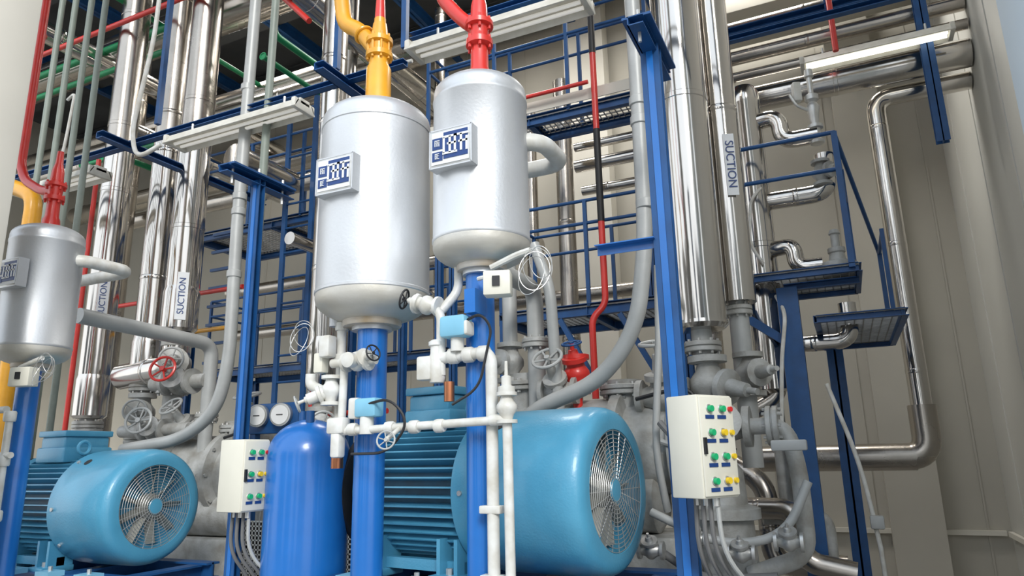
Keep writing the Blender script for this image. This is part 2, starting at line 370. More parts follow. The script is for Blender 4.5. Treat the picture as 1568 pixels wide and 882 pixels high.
b.box((-1.83,2.46,1.81),(.11,.07,.08),LBLUE,bev=.012);b.box((-1.90,2.46,1.81),(.05,.05,.09),WHITE,bev=.01)
b.cyl((-1.84,2.46,1.70),(-1.84,2.46,1.78),.03,WHITE,14)
b.tube([(-1.99,2.46,1.715),(-1.18,2.46,1.735)],.017,WHITE)
for x in (-1.93,-1.74,-1.62,-1.5):b.lathe((x,2.46,1.722),(1,0,0),[(.026,0),(.028,.008),(.028,.03),(.024,.04)],WHITE,10)
b.tube([(-1.85,2.44,1.82),(-1.68,2.40,1.84),(-1.60,2.42,1.74),(-1.7,2.42,1.62),(-1.9,2.44,1.62)],.006,BLACK,.08,n=6)
b.wheel((-1.67,2.36,1.67),(.3,-.8,.2),.036,GRAY,6);b.cyl((-1.67,2.36,1.67),(-1.67,2.46,1.72),.01,WHITE)
coil(b,(-2.27,2.5,2.14),.09)
b.box((-2.15,2.52,2.03),(.05,.05,.09),BEIGE,bev=.006)
b.done()
b=B('liquid_valve_train')
b.tube([(-1.60,2.5,2.24),(-1.5,2.5,2.20),(-1.5,2.5,1.93)],.02,WHITE)
b.valve((-1.57,2.5,2.235),(1,0,-.2),.028,WHITE,(-.9,-.2,.3),BLACK,.042,.11)
b.tube([(-1.52,2.52,2.2),(-1.46,2.58,2.3),(-1.46,2.58,2.45)],.02,WHITE)
b.lathe((-1.52,2.5,1.90),(0,0,1),[(.03,0),(.036,.02),(.036,.10),(.028,.12),(.028,.15),(.036,.155),(.036,.17),(.02,.18)],WHITE,14)
b.box((-1.56,2.48,1.96),(.07,.05,.10),WHITE,bev=.01)
b.cyl((-1.46,2.5,1.82),(-1.46,2.5,1.9),.022,COPPER,12)
b.tube([(-1.5,2.5,2.0),(-1.29,2.5,2.01),(-1.265,2.5,1.98),(-1.265,2.5,0)],.024,WHITE,.04)
for x in (-1.46,-1.39,-1.32):b.lathe((x,2.5,2.005),(1,0,0),[(.03,0),(.034,.008),(.034,.035),(.028,.045)],WHITE,10)
b.box((-1.41,2.47,2.12),(.12,.08,.09),LBLUE,bev=.014);b.cyl((-1.41,2.48,2.02),(-1.41,2.48,2.08),.028,WHITE,14)
b.box((-1.36,2.47,2.11),(.04,.07,.06),WHITE,bev=.01)
b.box((-1.335,2.5,2.22),(.05,.10,.10),BLUE)
b.tube([(-1.36,2.46,2.14),(-1.28,2.44,2.16),(-1.24,2.46,2.10),(-1.29,2.44,1.86),(-1.4,2.42,1.8)],.006,BLACK,.06,n=6)
b.tube([(-1.18,2.46,1.90),(-1.18,2.46,1.8),(-1.17,2.46,0)],.019,WHITE)
b.valve((-1.18,2.46,1.78),(0,0,1),.027,WHITE);b.lathe((-1.18,2.46,1.83),(0,0,1),[(.03,0),(.034,.01),(.034,.03),(.02,.035),(.02,.07),(.008,.075),(.006,.13)],WHITE,12)
b.tube([(-1.18,2.46,1.735),(-1.25,2.46,1.735)],.022,WHITE)
for z in (1.4,1.15):b.box((-1.27,2.5,z),(.09,.05,.03),WHITE,bev=.005)
b.box((-1.20,2.44,2.27),(.11,.07,.10),BEIGE,rz=.3,bev=.006);b.box((-1.19,2.402,2.275),(.03,.008,.04),BLACK,rz=.3)
b.tube([(-1.26,2.5,2.36),(-1.14,2.5,2.40),(-1.08,2.5,2.41)],.014,WHITE,n=8);b.tube([(-1.32,2.5,2.32),(-1.2,2.46,2.32)],.01,WHITE,n=8)
coil(b,(-1.07,2.48,2.30),.11,4)
b.done()
b=B('drain_valve_train')
for (px,dz) in ((-4.36,0),(-4.56,.02)):
    b.tube([(px,2.46,1.9+dz),(px,2.46,0)],.02 if px>-4.5 else .024,WHITE)
    for z in (1.85,1.6,1.3):b.lathe((px,2.46,z),(0,0,1),[(.03,0),(.034,.01),(.034,.05),(.028,.06)],WHITE,12)
b.tube([(-4.7,2.46,1.66),(-4.3,2.46,1.66)],.018,WHITE);b.valve((-4.62,2.46,1.9),(1,0,0),.028,WHITE,(0,-.4,.9),GRAY,.04,.12)
b.box((-4.53,2.42,1.62),(.1,.07,.08),LBLUE,bev=.01);b.tube([(-4.66,2.46,1.92),(-4.4,2.46,1.92)],.02,WHITE)
b.box((-4.28,2.46,2.10),(.13,.08,.11),BEIGE,rz=.3,bev=.006);b.box((-4.27,2.417,2.105),(.03,.008,.04),BLACK,rz=.3)
b.tube([(-4.40,2.5,2.17),(-4.2,2.5,2.21)],.014,WHITE);b.tube([(-4.40,2.5,2.08),(-4.3,2.46,2.08)],.012,WHITE)
coil(b,(-4.12,2.46,2.12),.10,4);b.done()
# ------------------------------------------------------------------ posts and control boxes
def post(x,z,w,d=.06):
    b=B('blue_steel_post')
    b.beam((x,2.93,0),(x,2.93,z),w,d,DBLUE,'I');b.box((x,2.93-d/2-.002,z/2),(w*.35,.006,z),BLUE)
    b.box((x,2.93,z+.02),(.13,.5,.012),DBLUE)
    b.beam((x,2.66,z-.01),(x,3.2,z-.01),.07,.045,DBLUE,'C')
    for dy in (-.2,0,.2):b.cyl((x,2.93+dy,z-.08),(x,2.93+dy,z+.08),.008,WIRE,6)
    b.box((x,2.93,.01),(.2,.2,.02),DBLUE);return b
b=post(-.625,3.44,.085);b.beam((-.93,2.9,2.49),(-.66,2.9,2.49),.05,.04,BLUE,'L');b.done()
b=post(-3.04,3.24,.07,.045);b.done()
def cbox(c,w,d,h,rz,rows,zc):
    """control box: narrow face = beige side, face with buttons on local +X"""
    b=B('control_box');cx,cy=c;M=Matrix.Rotation(rz,3,'Z')
    def P(x,y,z):return Vector((cx,cy,zc))+M@Vector((x,y,z))
    b.box(P(0,0,0),(w,d,h),BEIGE,rz=rz,bev=.006)
    b.box(P(w/2+.004,0,0),(.01,d*.94,h*.96),BEIGE,rz=rz,bev=.004)
    for i in range(rows):
        z=h*.5-h*(i+.6)/(rows+.3)
        for j,(yy,mm) in enumerate(((-.22,GBUT),(.12,YBUT if i%2 else GBUT),)):
            p=P(w/2+.008,d*yy,z);q=P(w/2+.026,d*yy,z);b.cyl(p,q,.012,mm,14)
            b.torus(P(w/2+.010,d*yy,z),q-p,.014,.003,WIRE,14,6)
            b.box(P(w/2+.011,d*yy,z-.03),(.002,d*.24,.014),NAVY,rz=rz)
        b.cyl(P(w/2+.008,d*.36,z),P(w/2+.02,d*.36,z),.010,RBUT if i==0 else YBUT,10)
    b.box(P(w/2+.012,-.42*d,0),(.012,.012,.06),BLACK,rz=rz)
    for k in (-.3,0,.3):b.cyl(P(k*w,0,-h/2-.03),P(k*w,0,-h/2+.01),.014,WIRE,10)
    for k in (-.3,-.1,.1,.3):
        p=P(k*w,.02*k,-h/2);b.tube([p,p+Vector((.02*k,.0,-.2)),p+Vector((.06+.1*k,.12,-.34)),p+Vector((.12*k,.18,-.6)),(p.x-.02,p.y+.2,0)],.009,CABLE if k<.2 else GRAY,.1,n=8)
    b.box(P(-w*.3,d/2+.02,0),(.04,.05,h*.8),DBLUE,rz=rz)
    return b
b=cbox((-.51,2.78),.15,.20,.375,math.radians(-30),4,1.62)
b.box((-.60,2.87,1.64),(.08,.04,.2),DBLUE);b.done()
b=cbox((-2.83,2.76),.18,.16,.355,math.radians(-6),3,1.53)
b.box((-2.95,2.86,1.5),(.14,.03,.2),DBLUE);b.done()
# ------------------------------------------------------------------ stainless pipes
def spipe(b,pts,r,m=STEEL,bend=None,joint=1.1,off=.3):
    b.tube(pts,r,m,bend if bend else r*1.8,n=32,seg=8)
    for i in range(len(pts)-1):
        a=Vector(pts[i]);c=Vector(pts[i+1]);d=(c-a);L=d.length;d.normalize();t=off
        while t<L-.05:
            p=a+d*t;b.lathe(p-d*.02,d,[(r,0),(r*1.025,.004),(r*1.025,.036),(r,.04)],m,32);t+=joint
def one(name,pts,r,m=STEEL,**k):
    b=B(name);spipe(b,pts,r,m,**k);return b.done()
TOP=7.7
b=B('suction_riser_pipe')
spipe(b,[(-.72,4.2,2.34),(-.72,4.2,TOP)],.158,off=1.45,joint=1.6)
b.lathe((-.72,4.2,2.30),(0,0,1),[(.09,0),(.14,.005),(.165,.03),(.163,.05)],STEEL,32)
b.cyl((-.72,4.2,2.1),(-.72,4.2,2.32),.06,GRAY,24);b.flange((-.72,4.2,2.2),(0,0,1),.11,CAST)
b.valve((-.70,4.2,1.98),(0,0,1),.075,CAST,(.8,-.5,-.2),sl=.34)
b.cyl((-.72,4.2,1.62),(-.72,4.2,1.9),.06,CAST)
b.done()
b=B('discharge_riser_pipe')
spipe(b,[(-.53,4.48,2.5),(-.53,4.48,TOP)],.115,off=1.3,joint=1.6)
b.flange((-.53,4.48,2.45),(0,0,1),.085,CAST);b.cyl((-.53,4.48,1.5),(-.53,4.48,2.5),.06,GRAY,20);b.valve((-.50,4.46,2.05),(0,0,1),.06,CAST,(.6,-.8,0),sl=.3)
o=b.done()
lb=B('label_plate');lb.box((-.475,4.362,3.38),(.07,.004,.42),LABW,rz=.35);lb.done(o)
text('SUCTION',(-.474,4.357,3.38),(math.pi/2,math.pi/2,.35),.075,NAVY,o)
def riser(x,y,z0,r,label=None,base=True,hi=4.6):
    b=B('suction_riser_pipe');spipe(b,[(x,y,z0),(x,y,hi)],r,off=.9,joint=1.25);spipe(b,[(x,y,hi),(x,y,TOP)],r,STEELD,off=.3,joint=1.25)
    b.lathe((x,y,z0-.05),(0,0,1),[(r*.6,0),(r*.9,.005),(r*1.08,.03),(r*1.08,.35),(r,.40)],STEEL,32)
    if base:
        b.cyl((x,y,1.3),(x,y,z0),r*.55,CAST,20);b.flange((x,y,z0-.1),(0,0,1),r*.95,CAST)
        b.valve((x,y,z0-.32),(0,0,1),r*.62,CAST,(.7,-.7,0),GRAY,.09,.34);b.flange((x,y,z0-.55),(0,0,1),r*.95,CAST)
    o=b.done()
    if label:
        d=Vector((-x,-y,0)).normalized();a=math.atan2(d.x,-d.y)
        q=Vector((x,y,label))+d*(r*1.09+.003)
        lb=B('label_plate');lb.box(q,(.09,.004,.42),LABW,rz=a);lb.done(o)
        text('SUCTION',q+d*.004,(math.pi/2,-math.pi/2,a),.075,NAVY,o)
    return o
riser(-6.25,4.2,2.05,.135,3.1);riser(-5.62,4.25,2.35,.125);riser(-5.18,4.2,2.75,.14,3.0)
riser(-3.58,4.2,2.16,.105)
one('stainless_header_pipe',[(-5.18,4.2,2.66),(-5.18,4.2,2.40),(-5.85,4.2,2.36)],.115)
# pipe vessel on the platform
b=B('stainless_separator_vessel')
x,y=-.45,5.5
b.lathe((x,y,2.0),(0,0,1),[(.06,0),(.12,.03),(.12,1.1),(.125,1.104),(.125,1.14),(.12,1.145),(.12,2.3),(.125,2.31),(.125,2.35),(.118,2.42),(.09,2.47),(.04,2.49),(0,2.495)],STEEL,40)
spipe(b,[(x,y,4.15),(-.2,5.45,4.15),(-.2,5.45,3.93),(.06,5.45,3.93)],.065,joint=9)
spipe(b,[(x,y,3.48),(.08,5.5,3.48),(.08,5.5,3.78)],.07,joint=9)
spipe(b,[(x,y,3.08),(-.20,5.4,3.08),(-.20,5.4,2.90),(-.02,5.4,2.90)],.06,joint=9)
spipe(b,[(x,y,2.35),(.10,5.5,2.35),(.10,5.5,2.62)],.06,joint=9)
b.tube([(x,y,2.1),(x,y,1.2),(-.2,5.6,.9)],.05,CAST)
b.tube([(-.38,5.36,3.55),(-.46,5.30,3.45),(-.5,5.30,3.1),(-.42,5.35,2.95)],.012,WHITE,.1,n=8)
b.tube([(-.36,5.36,2.7),(-.30,5.25,2.55),(-.36,5.2,2.2),(-.42,5.2,1.6)],.014,WHITE,.12,n=8)
b.done()
b=B('safety_valve_assembly')
b.lathe((.05,5.45,3.86),(0,0,1),[(.05,0),(.055,.02),(.03,.04),(.035,.12),(.055,.125),(.055,.15),(.03,.16),(.04,.25),(.05,.30),(.03,.34),(.05,.36),(.05,.40),(.02,.42),(.02,.55),(.035,.56),(.03,.62)],WIRE,18)
b.valve((.05,5.45,3.62),(0,0,1),.045,CAST,(.7,-.6,0),sl=.16)
b.tube([(.05,5.45,4.12),(-.06,5.4,4.18),(-.1,5.4,4.28)],.012,WIRE);b.box((-.05,5.42,4.3),(.06,.06,.16),WHITE,rz=.4,bev=.01)
b.lathe((.08,5.4,2.85),(0,0,1),[(.12,0),(.12,.05),(.06,.07),(.05,.12),(.06,.13),(.06,.16),(.03,.17),(.03,.26),(.04,.27),(.03,.3)],CAST,18)
b.done()
b=B('stainless_drop_pipe')
spipe(b,[(1.385,7,4.84),(.60,7,4.84),(.60,7,1.52),(-.8,7,1.52)],.085,joint=1.15)
b.tube([(.6,7,1.95),(.6,7,1.52),(.25,7,1.52)],.112,STEELD,.2,n=28,seg=8)
b.tube([(.5,7,1.52),(-.8,7,1.52)],.115,STEELD,n=28);b.done()
one('stainless_header_pipe',[(1.385,6.82,5.02),(-.6,6.82,5.02)],.13,STEEL,joint=.8)
for z,r,m in ((5.45,.07,STEELD),(5.24,.05,STEELD),(5.75,.09,STEELD)):one('stainless_header_pipe',[(1.385,6.7,z),(-1.0,6.7,z)],r,m,joint=1)
b=B('stainless_floor_elbow_pipe')
spipe(b,[(-.8,5.6,1.5),(-.58,5.5,1.36),(-.58,5.5,.82),(-.1,5.5,.82)],.075,STEELD,joint=.7)
spipe(b,[(-.85,5.4,1.75),(-.42,5.5,1.98),(-.42,5.5,2.2)],.06,STEELD,joint=.9)
spipe(b,[(-.6,5.3,1.15),(-.2,5.4,1.15),(-.2,5.4,0)],.05,CAST,joint=.9)
spipe(b,[(-.9,5.2,1.22),(-.36,5.1,1.22),(-.36,5.1,.90),(-.05,5.1,.84)],.07,STEELD,joint=.9);b.done()
for (y,z,r,x0,x1) in ((5.6,5.7,.13,-11,-4.2),(6.2,6.3,.16,-12,-3.2),(6.9,6.9,.12,-12,-1.2),(6.6,5.5,.10,-10,-4.4),(7.4,5.9,.16,-12,-3.5),(5.9,4.75,.10,-9,-4),(7.3,4.0,.09,-8,-3),(7.5,3.4,.08,-8,-1.5),(7.8,7.4,.18,-12,-4),(4.9,6.5,.14,-10,-4.3),(5.4,7.1,.15,-12,-3.2),(6.0,7.4,.12,-12,-1.4),(5.2,5.3,.10,-10,-5.3)):
    one('stainless_header_pipe',[(x0,y,z),(x1,y,z)],r,STEELD,joint=1.3)
for (x,z,r,y0,y1) in ((-4.85,4.35,.125,4.35,5.1),(-6.8,5.2,.1,4.5,7),(-4.35,3.55,.06,4.6,7),(-7.4,6.2,.12,3.8,7.5),(-3.9,5.6,.13,3.9,7.0)):
    one('stainless_branch_pipe',[(x,y0,z),(x,y1,z)],r,STEEL,joint=.9)
for (x,y,r,z0) in ((-2.35,6.4,.09,0),(-2.9,6.8,.07,0),(-1.05,6.8,.08,0),(-4.05,5.0,.06,0),(-4.4,7.3,.08,0),(-8.1,5.6,.12,0)):
    one('stainless_drop_pipe',[(x,y,z0),(x,y,7.6 if x<-4 else 5.5)],r,STEELD,joint=1.2)
for y,z,r in ((6.9,4.72,.07),(6.9,4.95,.05),(7.1,4.5,.055)):one('process_pipe',[(-2.4,y,z),(-.95,y,z)],r,STEEL)
# ------------------------------------------------------------------ grey conduits/hoses
b=B('grey_cable_conduit')
b.tube([(-.84,3.6,TOP),(-.86,3.6,3.4),(-.87,3.6,2.72),(-.95,3.6,2.25),(-1.16,3.6,1.98),(-1.55,3.65,1.86),(-1.75,3.75,1.75)],.044,GRAY,.3,n=20,seg=8)
for z in (3.52,3.40,2.9,4.4):b.lathe((-.86,3.6,z),(0,0,1),[(.046,0),(.052,.005),(.052,.05),(.046,.055)],GRAY,20)
b.tube([(-.84,3.7,2.6),(-.86,3.7,2.2),(-.92,3.7,1.6),(-.9,3.8,1.3)],.02,GRAY,.2,n=12);b.done()
b=B('grey_cable_conduit')
b.tube([(-3.87,3.6,TOP),(-3.92,3.6,3.3),(-3.90,3.6,2.3),(-3.98,3.6,1.95),(-4.3,3.6,1.76),(-4.85,3.55,1.70)],.044,GRAY,.28,n=20,seg=8)
for z in (3.5,3.38,2.9,4.4):b.lathe((-3.915,3.6,z),(0,0,1),[(.046,0),(.052,.005),(.052,.05),(.046,.055)],GRAY,20)
b.done()
for pts,r in (([(-3.66,3.6,TOP),(-3.70,3.6,3.3),(-3.80,3.68,2.4),(-3.82,3.7,0)],.030),([(-3.78,3.7,TOP),(-3.80,3.7,3.0),(-3.91,3.76,2.3),(-3.91,3.78,0)],.026)):
    b=B('grey_green_conduit');b.tube(pts,r,GGRN,.3,n=16);b.done()
for x in (-5.42,-5.62,-5.85,-6.05):
    b=B('grey_green_conduit');b.tube([(x,3.35,TOP),(x,3.35,0)],.026,GGRN,n=12);b.done()
b=B('hanging_white_cable')
b.tube([(-4.75,3.4,7),(-4.80,3.4,5.0),(-4.95,3.4,4.2),(-4.85,3.4,3.95),(-4.65,3.45,4.05)],.018,WHITE,.2,n=10)
b.tube([(-6.2,3.6,4.9),(-6.1,3.6,4.95),(-6.15,3.6,4.4),(-6.3,3.6,3.6)],.014,WHITE,.2,n=8);b.done()
b=B('hot_gas_pipe')
b.tube([(-4.70,3.0,2.60),(-4.70,4.15,2.55),(-4.70,4.15,1.5)],.055,GRAY,.12,n=20)
b.tube([(-4.70,3.05,2.60),(-5.0,3.05,2.66)],.045,GRAY,.12,n=20)
b.flange((-4.70,4.15,1.95),(0,0,1),.09,CAST);b.done()
b=B('hot_gas_pipe')
b.tube([(-1.75,3.3,2.66),(-1.75,4.1,2.66),(-1.75,4.1,1.6)],.055,GRAY,.12,n=20);b.flange((-1.75,4.1,2.3),(0,0,1),.09,CAST)
b.tube([(-1.98,4.2,3.6),(-1.98,4.2,1.6)],.05,GRAY,.12,n=20);b.valve((-1.98,4.2,2.2),(0,0,1),.06,CAST,(-.3,-.9,0),sl=.25)
b.tube([(-1.66,3.9,2.9),(-1.56,3.9,2.6),(-1.56,4.0,1.7)],.035,GRAY,.1,n=16);b.done()
# ------------------------------------------------------------------ compressors
def compressor(x,y,z,name='screw_compressor'):
    b=B(name)
    b.lathe((x-.75,y,z),(1,0,0),[(.14,0),(.2,.01),(.28,.05),(.30,.12),(.30,.35),(.35,.36),(.35,.42),(.31,.43),(.31,.85),(.35,.86),(.35,.92),(.27,.94),(.26,1.2),(.31,1.21),(.31,1.27),(.22,1.29),(.20,1.45),(.1,1.48)],CAST,36)
    b.lathe((x-.55,y-.1,z-.3),(1,0,0),[(.1,0),(.17,.03),(.17,.9),(.1,.95)],CAST,28)
    b.cyl((x-.5,y,z+.2),(x-.5,y,z+.5),.13,CAST,28);b.flange((x-.5,y,z+.42),(0,0,1),.17,CAST)
    b.cyl((x+.15,y,z+.2),(x+.15,y,z+.42),.11,CAST,28);b.flange((x+.15,y,z+.36),(0,0,1),.15,CAST)
    b.valve((x+.42,y-.1,z+.30),(1,0,0),.07,CAST,(0,-.3,1),GRAY,.1,.32)
    b.valve((x-.2,y-.2,z+.36),(1,0,0),.055,CAST,(0,-.7,.7),GRAY,.09,.26)
    b.tube([(x+.6,y-.1,z+.1),(x+.75,y-.2,z),(x+.78,y-.2,z-.3),(x+.6,y-.2,z-.5)],.05,CAST,.1)
    b.tube([(x+.5,y-.25,z+.25),(x+.72,y-.3,z+.2),(x+.8,y-.3,z-.1),(x+.74,y-.3,z-.5)],.02,CABLE,.12,n=8)
    b.tube([(x+.4,y-.3,z+.05),(x+.7,y-.35,z-.05),(x+.66,y-.35,z-.45)],.016,GRAY,.1,n=8)
    b.tube([(x+.3,y-.28,z+.28),(x+.62,y-.32,z+.34),(x+.7,y-.3,z+.1),(x+.5,y-.3,z-.1)],.012,BLACK,.1,n=8)
    b.lathe((x+.62,y-.05,z-.55),(0,0,1),[(.14,0),(.14,.3),(.18,.31),(.18,.36),(.14,.37),(.13,.6),(.08,.68)],CAST,28)
    b.box((x,y,z-.62),(1.5,.5,.3),CAST,bev=.03)
    for sx in (-.6,.6):b.box((x+sx,y,(z-.77)/2),(.16,.5,z-.77),DBLUE)
    for i in range(10):
        a=2*math.pi*i/10
        for xx in (.39,.89):b.cyl((x-.75+xx-.05,y+.33*math.cos(a),z+.33*math.sin(a)),(x-.75+xx+.05,y+.33*math.cos(a),z+.33*math.sin(a)),.014,WIRE,6)
    b.done()
compressor(-1.38,4.25,1.62);compressor(-4.70,4.35,1.5)
b=B('oil_pump_assembly')
x,y=-.62,3.93
b.lathe((x,y,0),(0,0,1),[(.16,0),(.16,.9),(.19,.91),(.19,.97),(.14,.98),(.13,1.25),(.17,1.26),(.17,1.31),(.11,1.33),(.10,1.50),(.06,1.55)],CAST,32)
b.valve((x+.02,y-.1,1.72),(1,0,0),.07,CAST,(.2,-.9,.2),sl=.26);b.flange((x+.28,y-.1,1.72),(1,0,0),.10,CAST)
b.tube([(x+.15,y-.1,1.72),(x+.34,y-.1,1.72),(x+.38,y-.1,1.5),(x+.38,y-.1,1.1),(x+.1,y-.1,1.0)],.042,CAST,.1)
b.tube([(x-.35,y-.2,1.3),(x,y-.25,1.15),(x+.3,y-.25,1.2),(x+.42,y-.2,1.45)],.022,GRAY,.15)
b.tube([(x-.3,y-.2,1.1),(x-.1,y-.3,1.0),(x+.25,y-.3,1.03)],.02,CABLE,.15)
b.tube([(x-.2,y-.15,1.9),(x-.1,y-.2,1.75),(x+.1,y-.2,1.6)],.012,BLACK,.1,n=8)
b.tube([(x-.25,y-.3,1.75),(x-.12,y-.35,1.6),(x-.15,y-.35,1.3),(x-.2,y-.3,1.0)],.018,CABLE,.1,n=8)
for k in range(4):b.valve((x-.35+.22*k,y-.25,1.12+.06*(k%2)),(1,0,0),.03,WIRE,(0,-.5,.8),sl=.1)
b.box((x+.36,y-.3,1.62),(.16,.06,.05),GRAY,bev=.008);b.done()
b=B('stop_valve_red_handwheel')
b.valve((-4.98,4.1,2.25),(1,0,0),.07,CAST,(.35,-.85,.25),RED,.10,.30);b.tube([(-5.3,4.1,2.25),(-4.7,4.12,2.25)],.06,CAST);b.done()
b=B('stop_valve_grey_handwheel')
b.valve((-5.1,4.0,1.86),(1,0,0),.06,CAST,(.35,-.85,.25),GRAY,.10,.26);b.tube([(-5.5,4.0,1.86),(-4.7,4.0,1.86)],.05,CAST);b.done()
b=B('red_stop_valve');b.valve((-1.48,4.1,2.08),(0,0,1),.055,RED,(0,-.4,1),DBLUE,.06,.2)
b.tube([(-1.48,4.1,1.8),(-1.48,4.1,2.2)],.03,RED);b.done()
b=B('pressure_gauge_panel')
b.box((-3.78,3.95,1.90),(.46,.03,.22),DBLUE,bev=.01)
for x in (-3.90,-3.68):
    b.lathe((x,3.93,1.92),(.25,-1,.0),[(.075,0),(.082,.01),(.082,.05),(.07,.052)],WIRE,28);q=Vector((.25,-1,0)).normalized()
    c=Vector((x,3.93,1.92))+q*.054;b.lathe(c,q,[(.068,0),(.068,.002)],GLASS,28);b.box(c+q*.004,(.05,.002,.006),BLACK,rz=.25)
b.beam((-3.98,3.97,0),(-3.98,3.97,1.85),.05,.05,DBLUE);b.beam((-3.60,3.97,0),(-3.60,3.97,1.85),.05,.05,DBLUE);b.done()
# ------------------------------------------------------------------ fluorescent lights on blue rail
def lamp(x0,x1,y,z,on=False):
    b=B('fluorescent_light');xc=(x0+x1)/2;L=x1-x0
    b.box((xc,y,z+.05),(L,.10,.05),LAMPH,bev=.006)
    b.box((xc,y-.085,z+.02),(L,.008,.08),LAMPH,rot=Matrix.Rotation(-.5,3,'X'));b.box((xc,y+.085,z+.02),(L,.008,.08),LAMPH,rot=Matrix.Rotation(.5,3,'X'))
    for x in (x0+.02,x1-.02):b.box((x,y,z+.02),(.04,.21,.08),LAMPH,bev=.01)
    for dy in (-.03,.03):b.cyl((x0+.05,y+dy,z),(x1-.05,y+dy,z),.013,TUBEON if on else TUBE,10)
    for x in (x0+.2,x1-.2):b.cyl((x,y,z+.05),(x,y,z+.15),.01,WIRE,6)
    b.done()
lamp(-4.63,-3.28,3.55,4.07);lamp(-2.36,-1.1,3.55,4.24);lamp(-6.6,-5.5,3.55,4.0);lamp(0,1.22,6.4,5.02,True)
for x0,x1,z in ((-9,-2.45,4.24),(-2.4,.2,4.42)):
    b=B('light_support_rail');b.beam((x0,3.6,z),(x1,3.6,z),.06,.045,DBLUE,'C');b.tube([(x0,3.68,z+.06),(x1,3.68,z+.06)],.014,WHITE,n=8);b.done()
b=B('light_support_hanger')
for x in (-7,-5,-3.1,-2.5,-.2):b.beam((x,3.66,4.4),(x,3.66,7.8),.04,.04,DBLUE)
b.done()
for x in (-5.2,-2.95):
    b=B('support_bracket');b.beam((x,3.3,4.2),(x,5.1,4.2),.08,.06,DBLUE,'C');b.done()
# ------------------------------------------------------------------ walkways
def grating(b,x0,x1,y0,y1,z,sp=.05,m=None):
    m=m or GRATE
    n=int((x1-x0)/sp)
    for i in range(n+1):b.box((x0+i*(x1-x0)/n,(y0+y1)/2,z),(.006,y1-y0,.014),m)
    n=int((y1-y0)/sp)
    for i in range(n+1):b.box(((x0+x1)/2,y0+i*(y1-y0)/n,z),(x1-x0,.006,.012),m)
def walkway(name,x0,x1,y0,y1,z,rh=.95,posts=3,legs=True,sp=.05,front=True,sides=True,thick=.1):
    b=B(name);grating(b,x0,x1,y0,y1,z,sp)
    for y in (y0,y1):b.beam((x0,y,z-.03),(x1,y,z-.03),.05,thick,DBLUE,'C')
    for x in (x0,(x0+x1)/2,x1):b.beam((x,y0,z-.04),(x,y1,z-.04),.05,thick,DBLUE,'C')
    for y in ((y0,y1) if front else (y1,)):
        for i in range(posts):
            x=x0+(x1-x0)*i/(posts-1);b.beam((x,y,z),(x,y,z+rh),.03,.03,DBLUE)
        for h in (rh,rh*.78):b.cyl((x0,y,z+h),(x1,y,z+h),.015,DBLUE,10)
    if sides:
        for x in (x0,x1):
            for h in (rh,rh*.78):b.cyl((x,y0,z+h),(x,y1,z+h),.015,DBLUE,10)
    if legs:
        for x in (x0+.03,x1-.03):
            for y in (y0,y1):b.beam((x,y,0),(x,y,z-.05),.07,.07,DBLUE,'I')
    return b
b=walkway('steel_walkway',-2.55,-.98,5.25,6.0,2.76,.9,3)
for x in (-2.0,-1.5):b.beam((x,5.2,2.66),(x+.3,5.2,2.1),.04,.04,DBLUE)
b.done()
b=walkway('steel_walkway',-3.3,-1.15,5.25,5.6,4.52,.95,4,legs=False)
b.box((-2.2,5.21,4.60),(2.1,.01,.10),WALL2)
for x in (-3.2,-1.25):b.beam((x,5.3,2.7 if x>-2 else 0),(x,5.3,4.5),.06,.06,DBLUE,'I')
b.beam((-3.2,5.55,0),(-3.2,5.55,4.5),.06,.06,DBLUE,'I');b.beam((-1.25,5.55,2.7),(-1.25,5.55,4.5),.06,.06,DBLUE,'I')
b.done()
b=walkway('steel_walkway',-6.3,-4.1,5.25,6.1,4.05,.95,4)
for i in range(9):b.beam((-6.0,5.2,4.0-.2*i),(-5.6,5.2,4.0-.2*i),.03,.03,DBLUE)
b.done()
b=walkway('steel_walkway',-7.2,-3.4,6.3,7.1,2.7,.9,6);b.done()
b=B('steel_ladder')
for x in (-4.95,-4.6):b.beam((x,5.15,0),(x,5.15,5.3),.05,.03,DBLUE)
for i in range(20):b.cyl((-4.95,5.15,.25+.26*i),(-4.6,5.15,.25+.26*i),.012,DBLUE,8)
b.done()
# right hand platform
b=B('steel_platform')
X0,X1,Y0,Y1,Z=-.60,.20,5.15,5.95,2.80
grating(b,X0,X1,Y0,Y1,Z+.02,.055)
for y in (Y0,Y1):b.beam((X0,y,Z),(X1,y,Z),.04,.06,DBLUE,'C')
for x in (X0,X1):b.beam((x,Y0,Z),(x,Y1,Z),.04,.06,DBLUE,'C')
grating(b,-.10,.42,5.0,6.5,2.46,.055)
for y in (5.0,6.5):b.beam((-.10,y,2.44),(.42,y,2.44),.04,.05,DBLUE,'C')
for x in (-.10,.42):b.beam((x,5.0,2.44),(x,6.5,2.44),.04,.05,DBLUE,'C')
for x,y in ((X0,Y0),(X1-.04,Y0),(X1,Y1)):b.beam((x,y,Z),(x,y,Z+1.0),.04,.04,DBLUE)
for h in (1.0,.72):
    b.cyl((X0,Y0,Z+h),(X1-.04,Y0,Z+h),.016,DBLUE,10);b.cyl((X1-.04,Y0,Z+h),(X1,Y1,Z+h),.016,DBLUE,10)
b.cyl((X1-.04,Y0,Z+1.0),(.42,6.5,3.2),.016,DBLUE,10)
b.beam((.42,5.9,2.46),(.42,5.9,3.25),.03,.03,DBLUE);b.beam((.42,6.48,2.46),(.42,6.48,3.2),.035,.035,DBLUE)
b.cyl((.42,5.9,3.22),(.42,6.48,3.2),.016,DBLUE,10)
b.beam((-.28,5.35,0),(-.28,5.35,2.74),.14,.14,DBLUE,'box');b.beam((-.02,6.2,0),(-.02,6.2,2.43),.12,.12,DBLUE,'I')
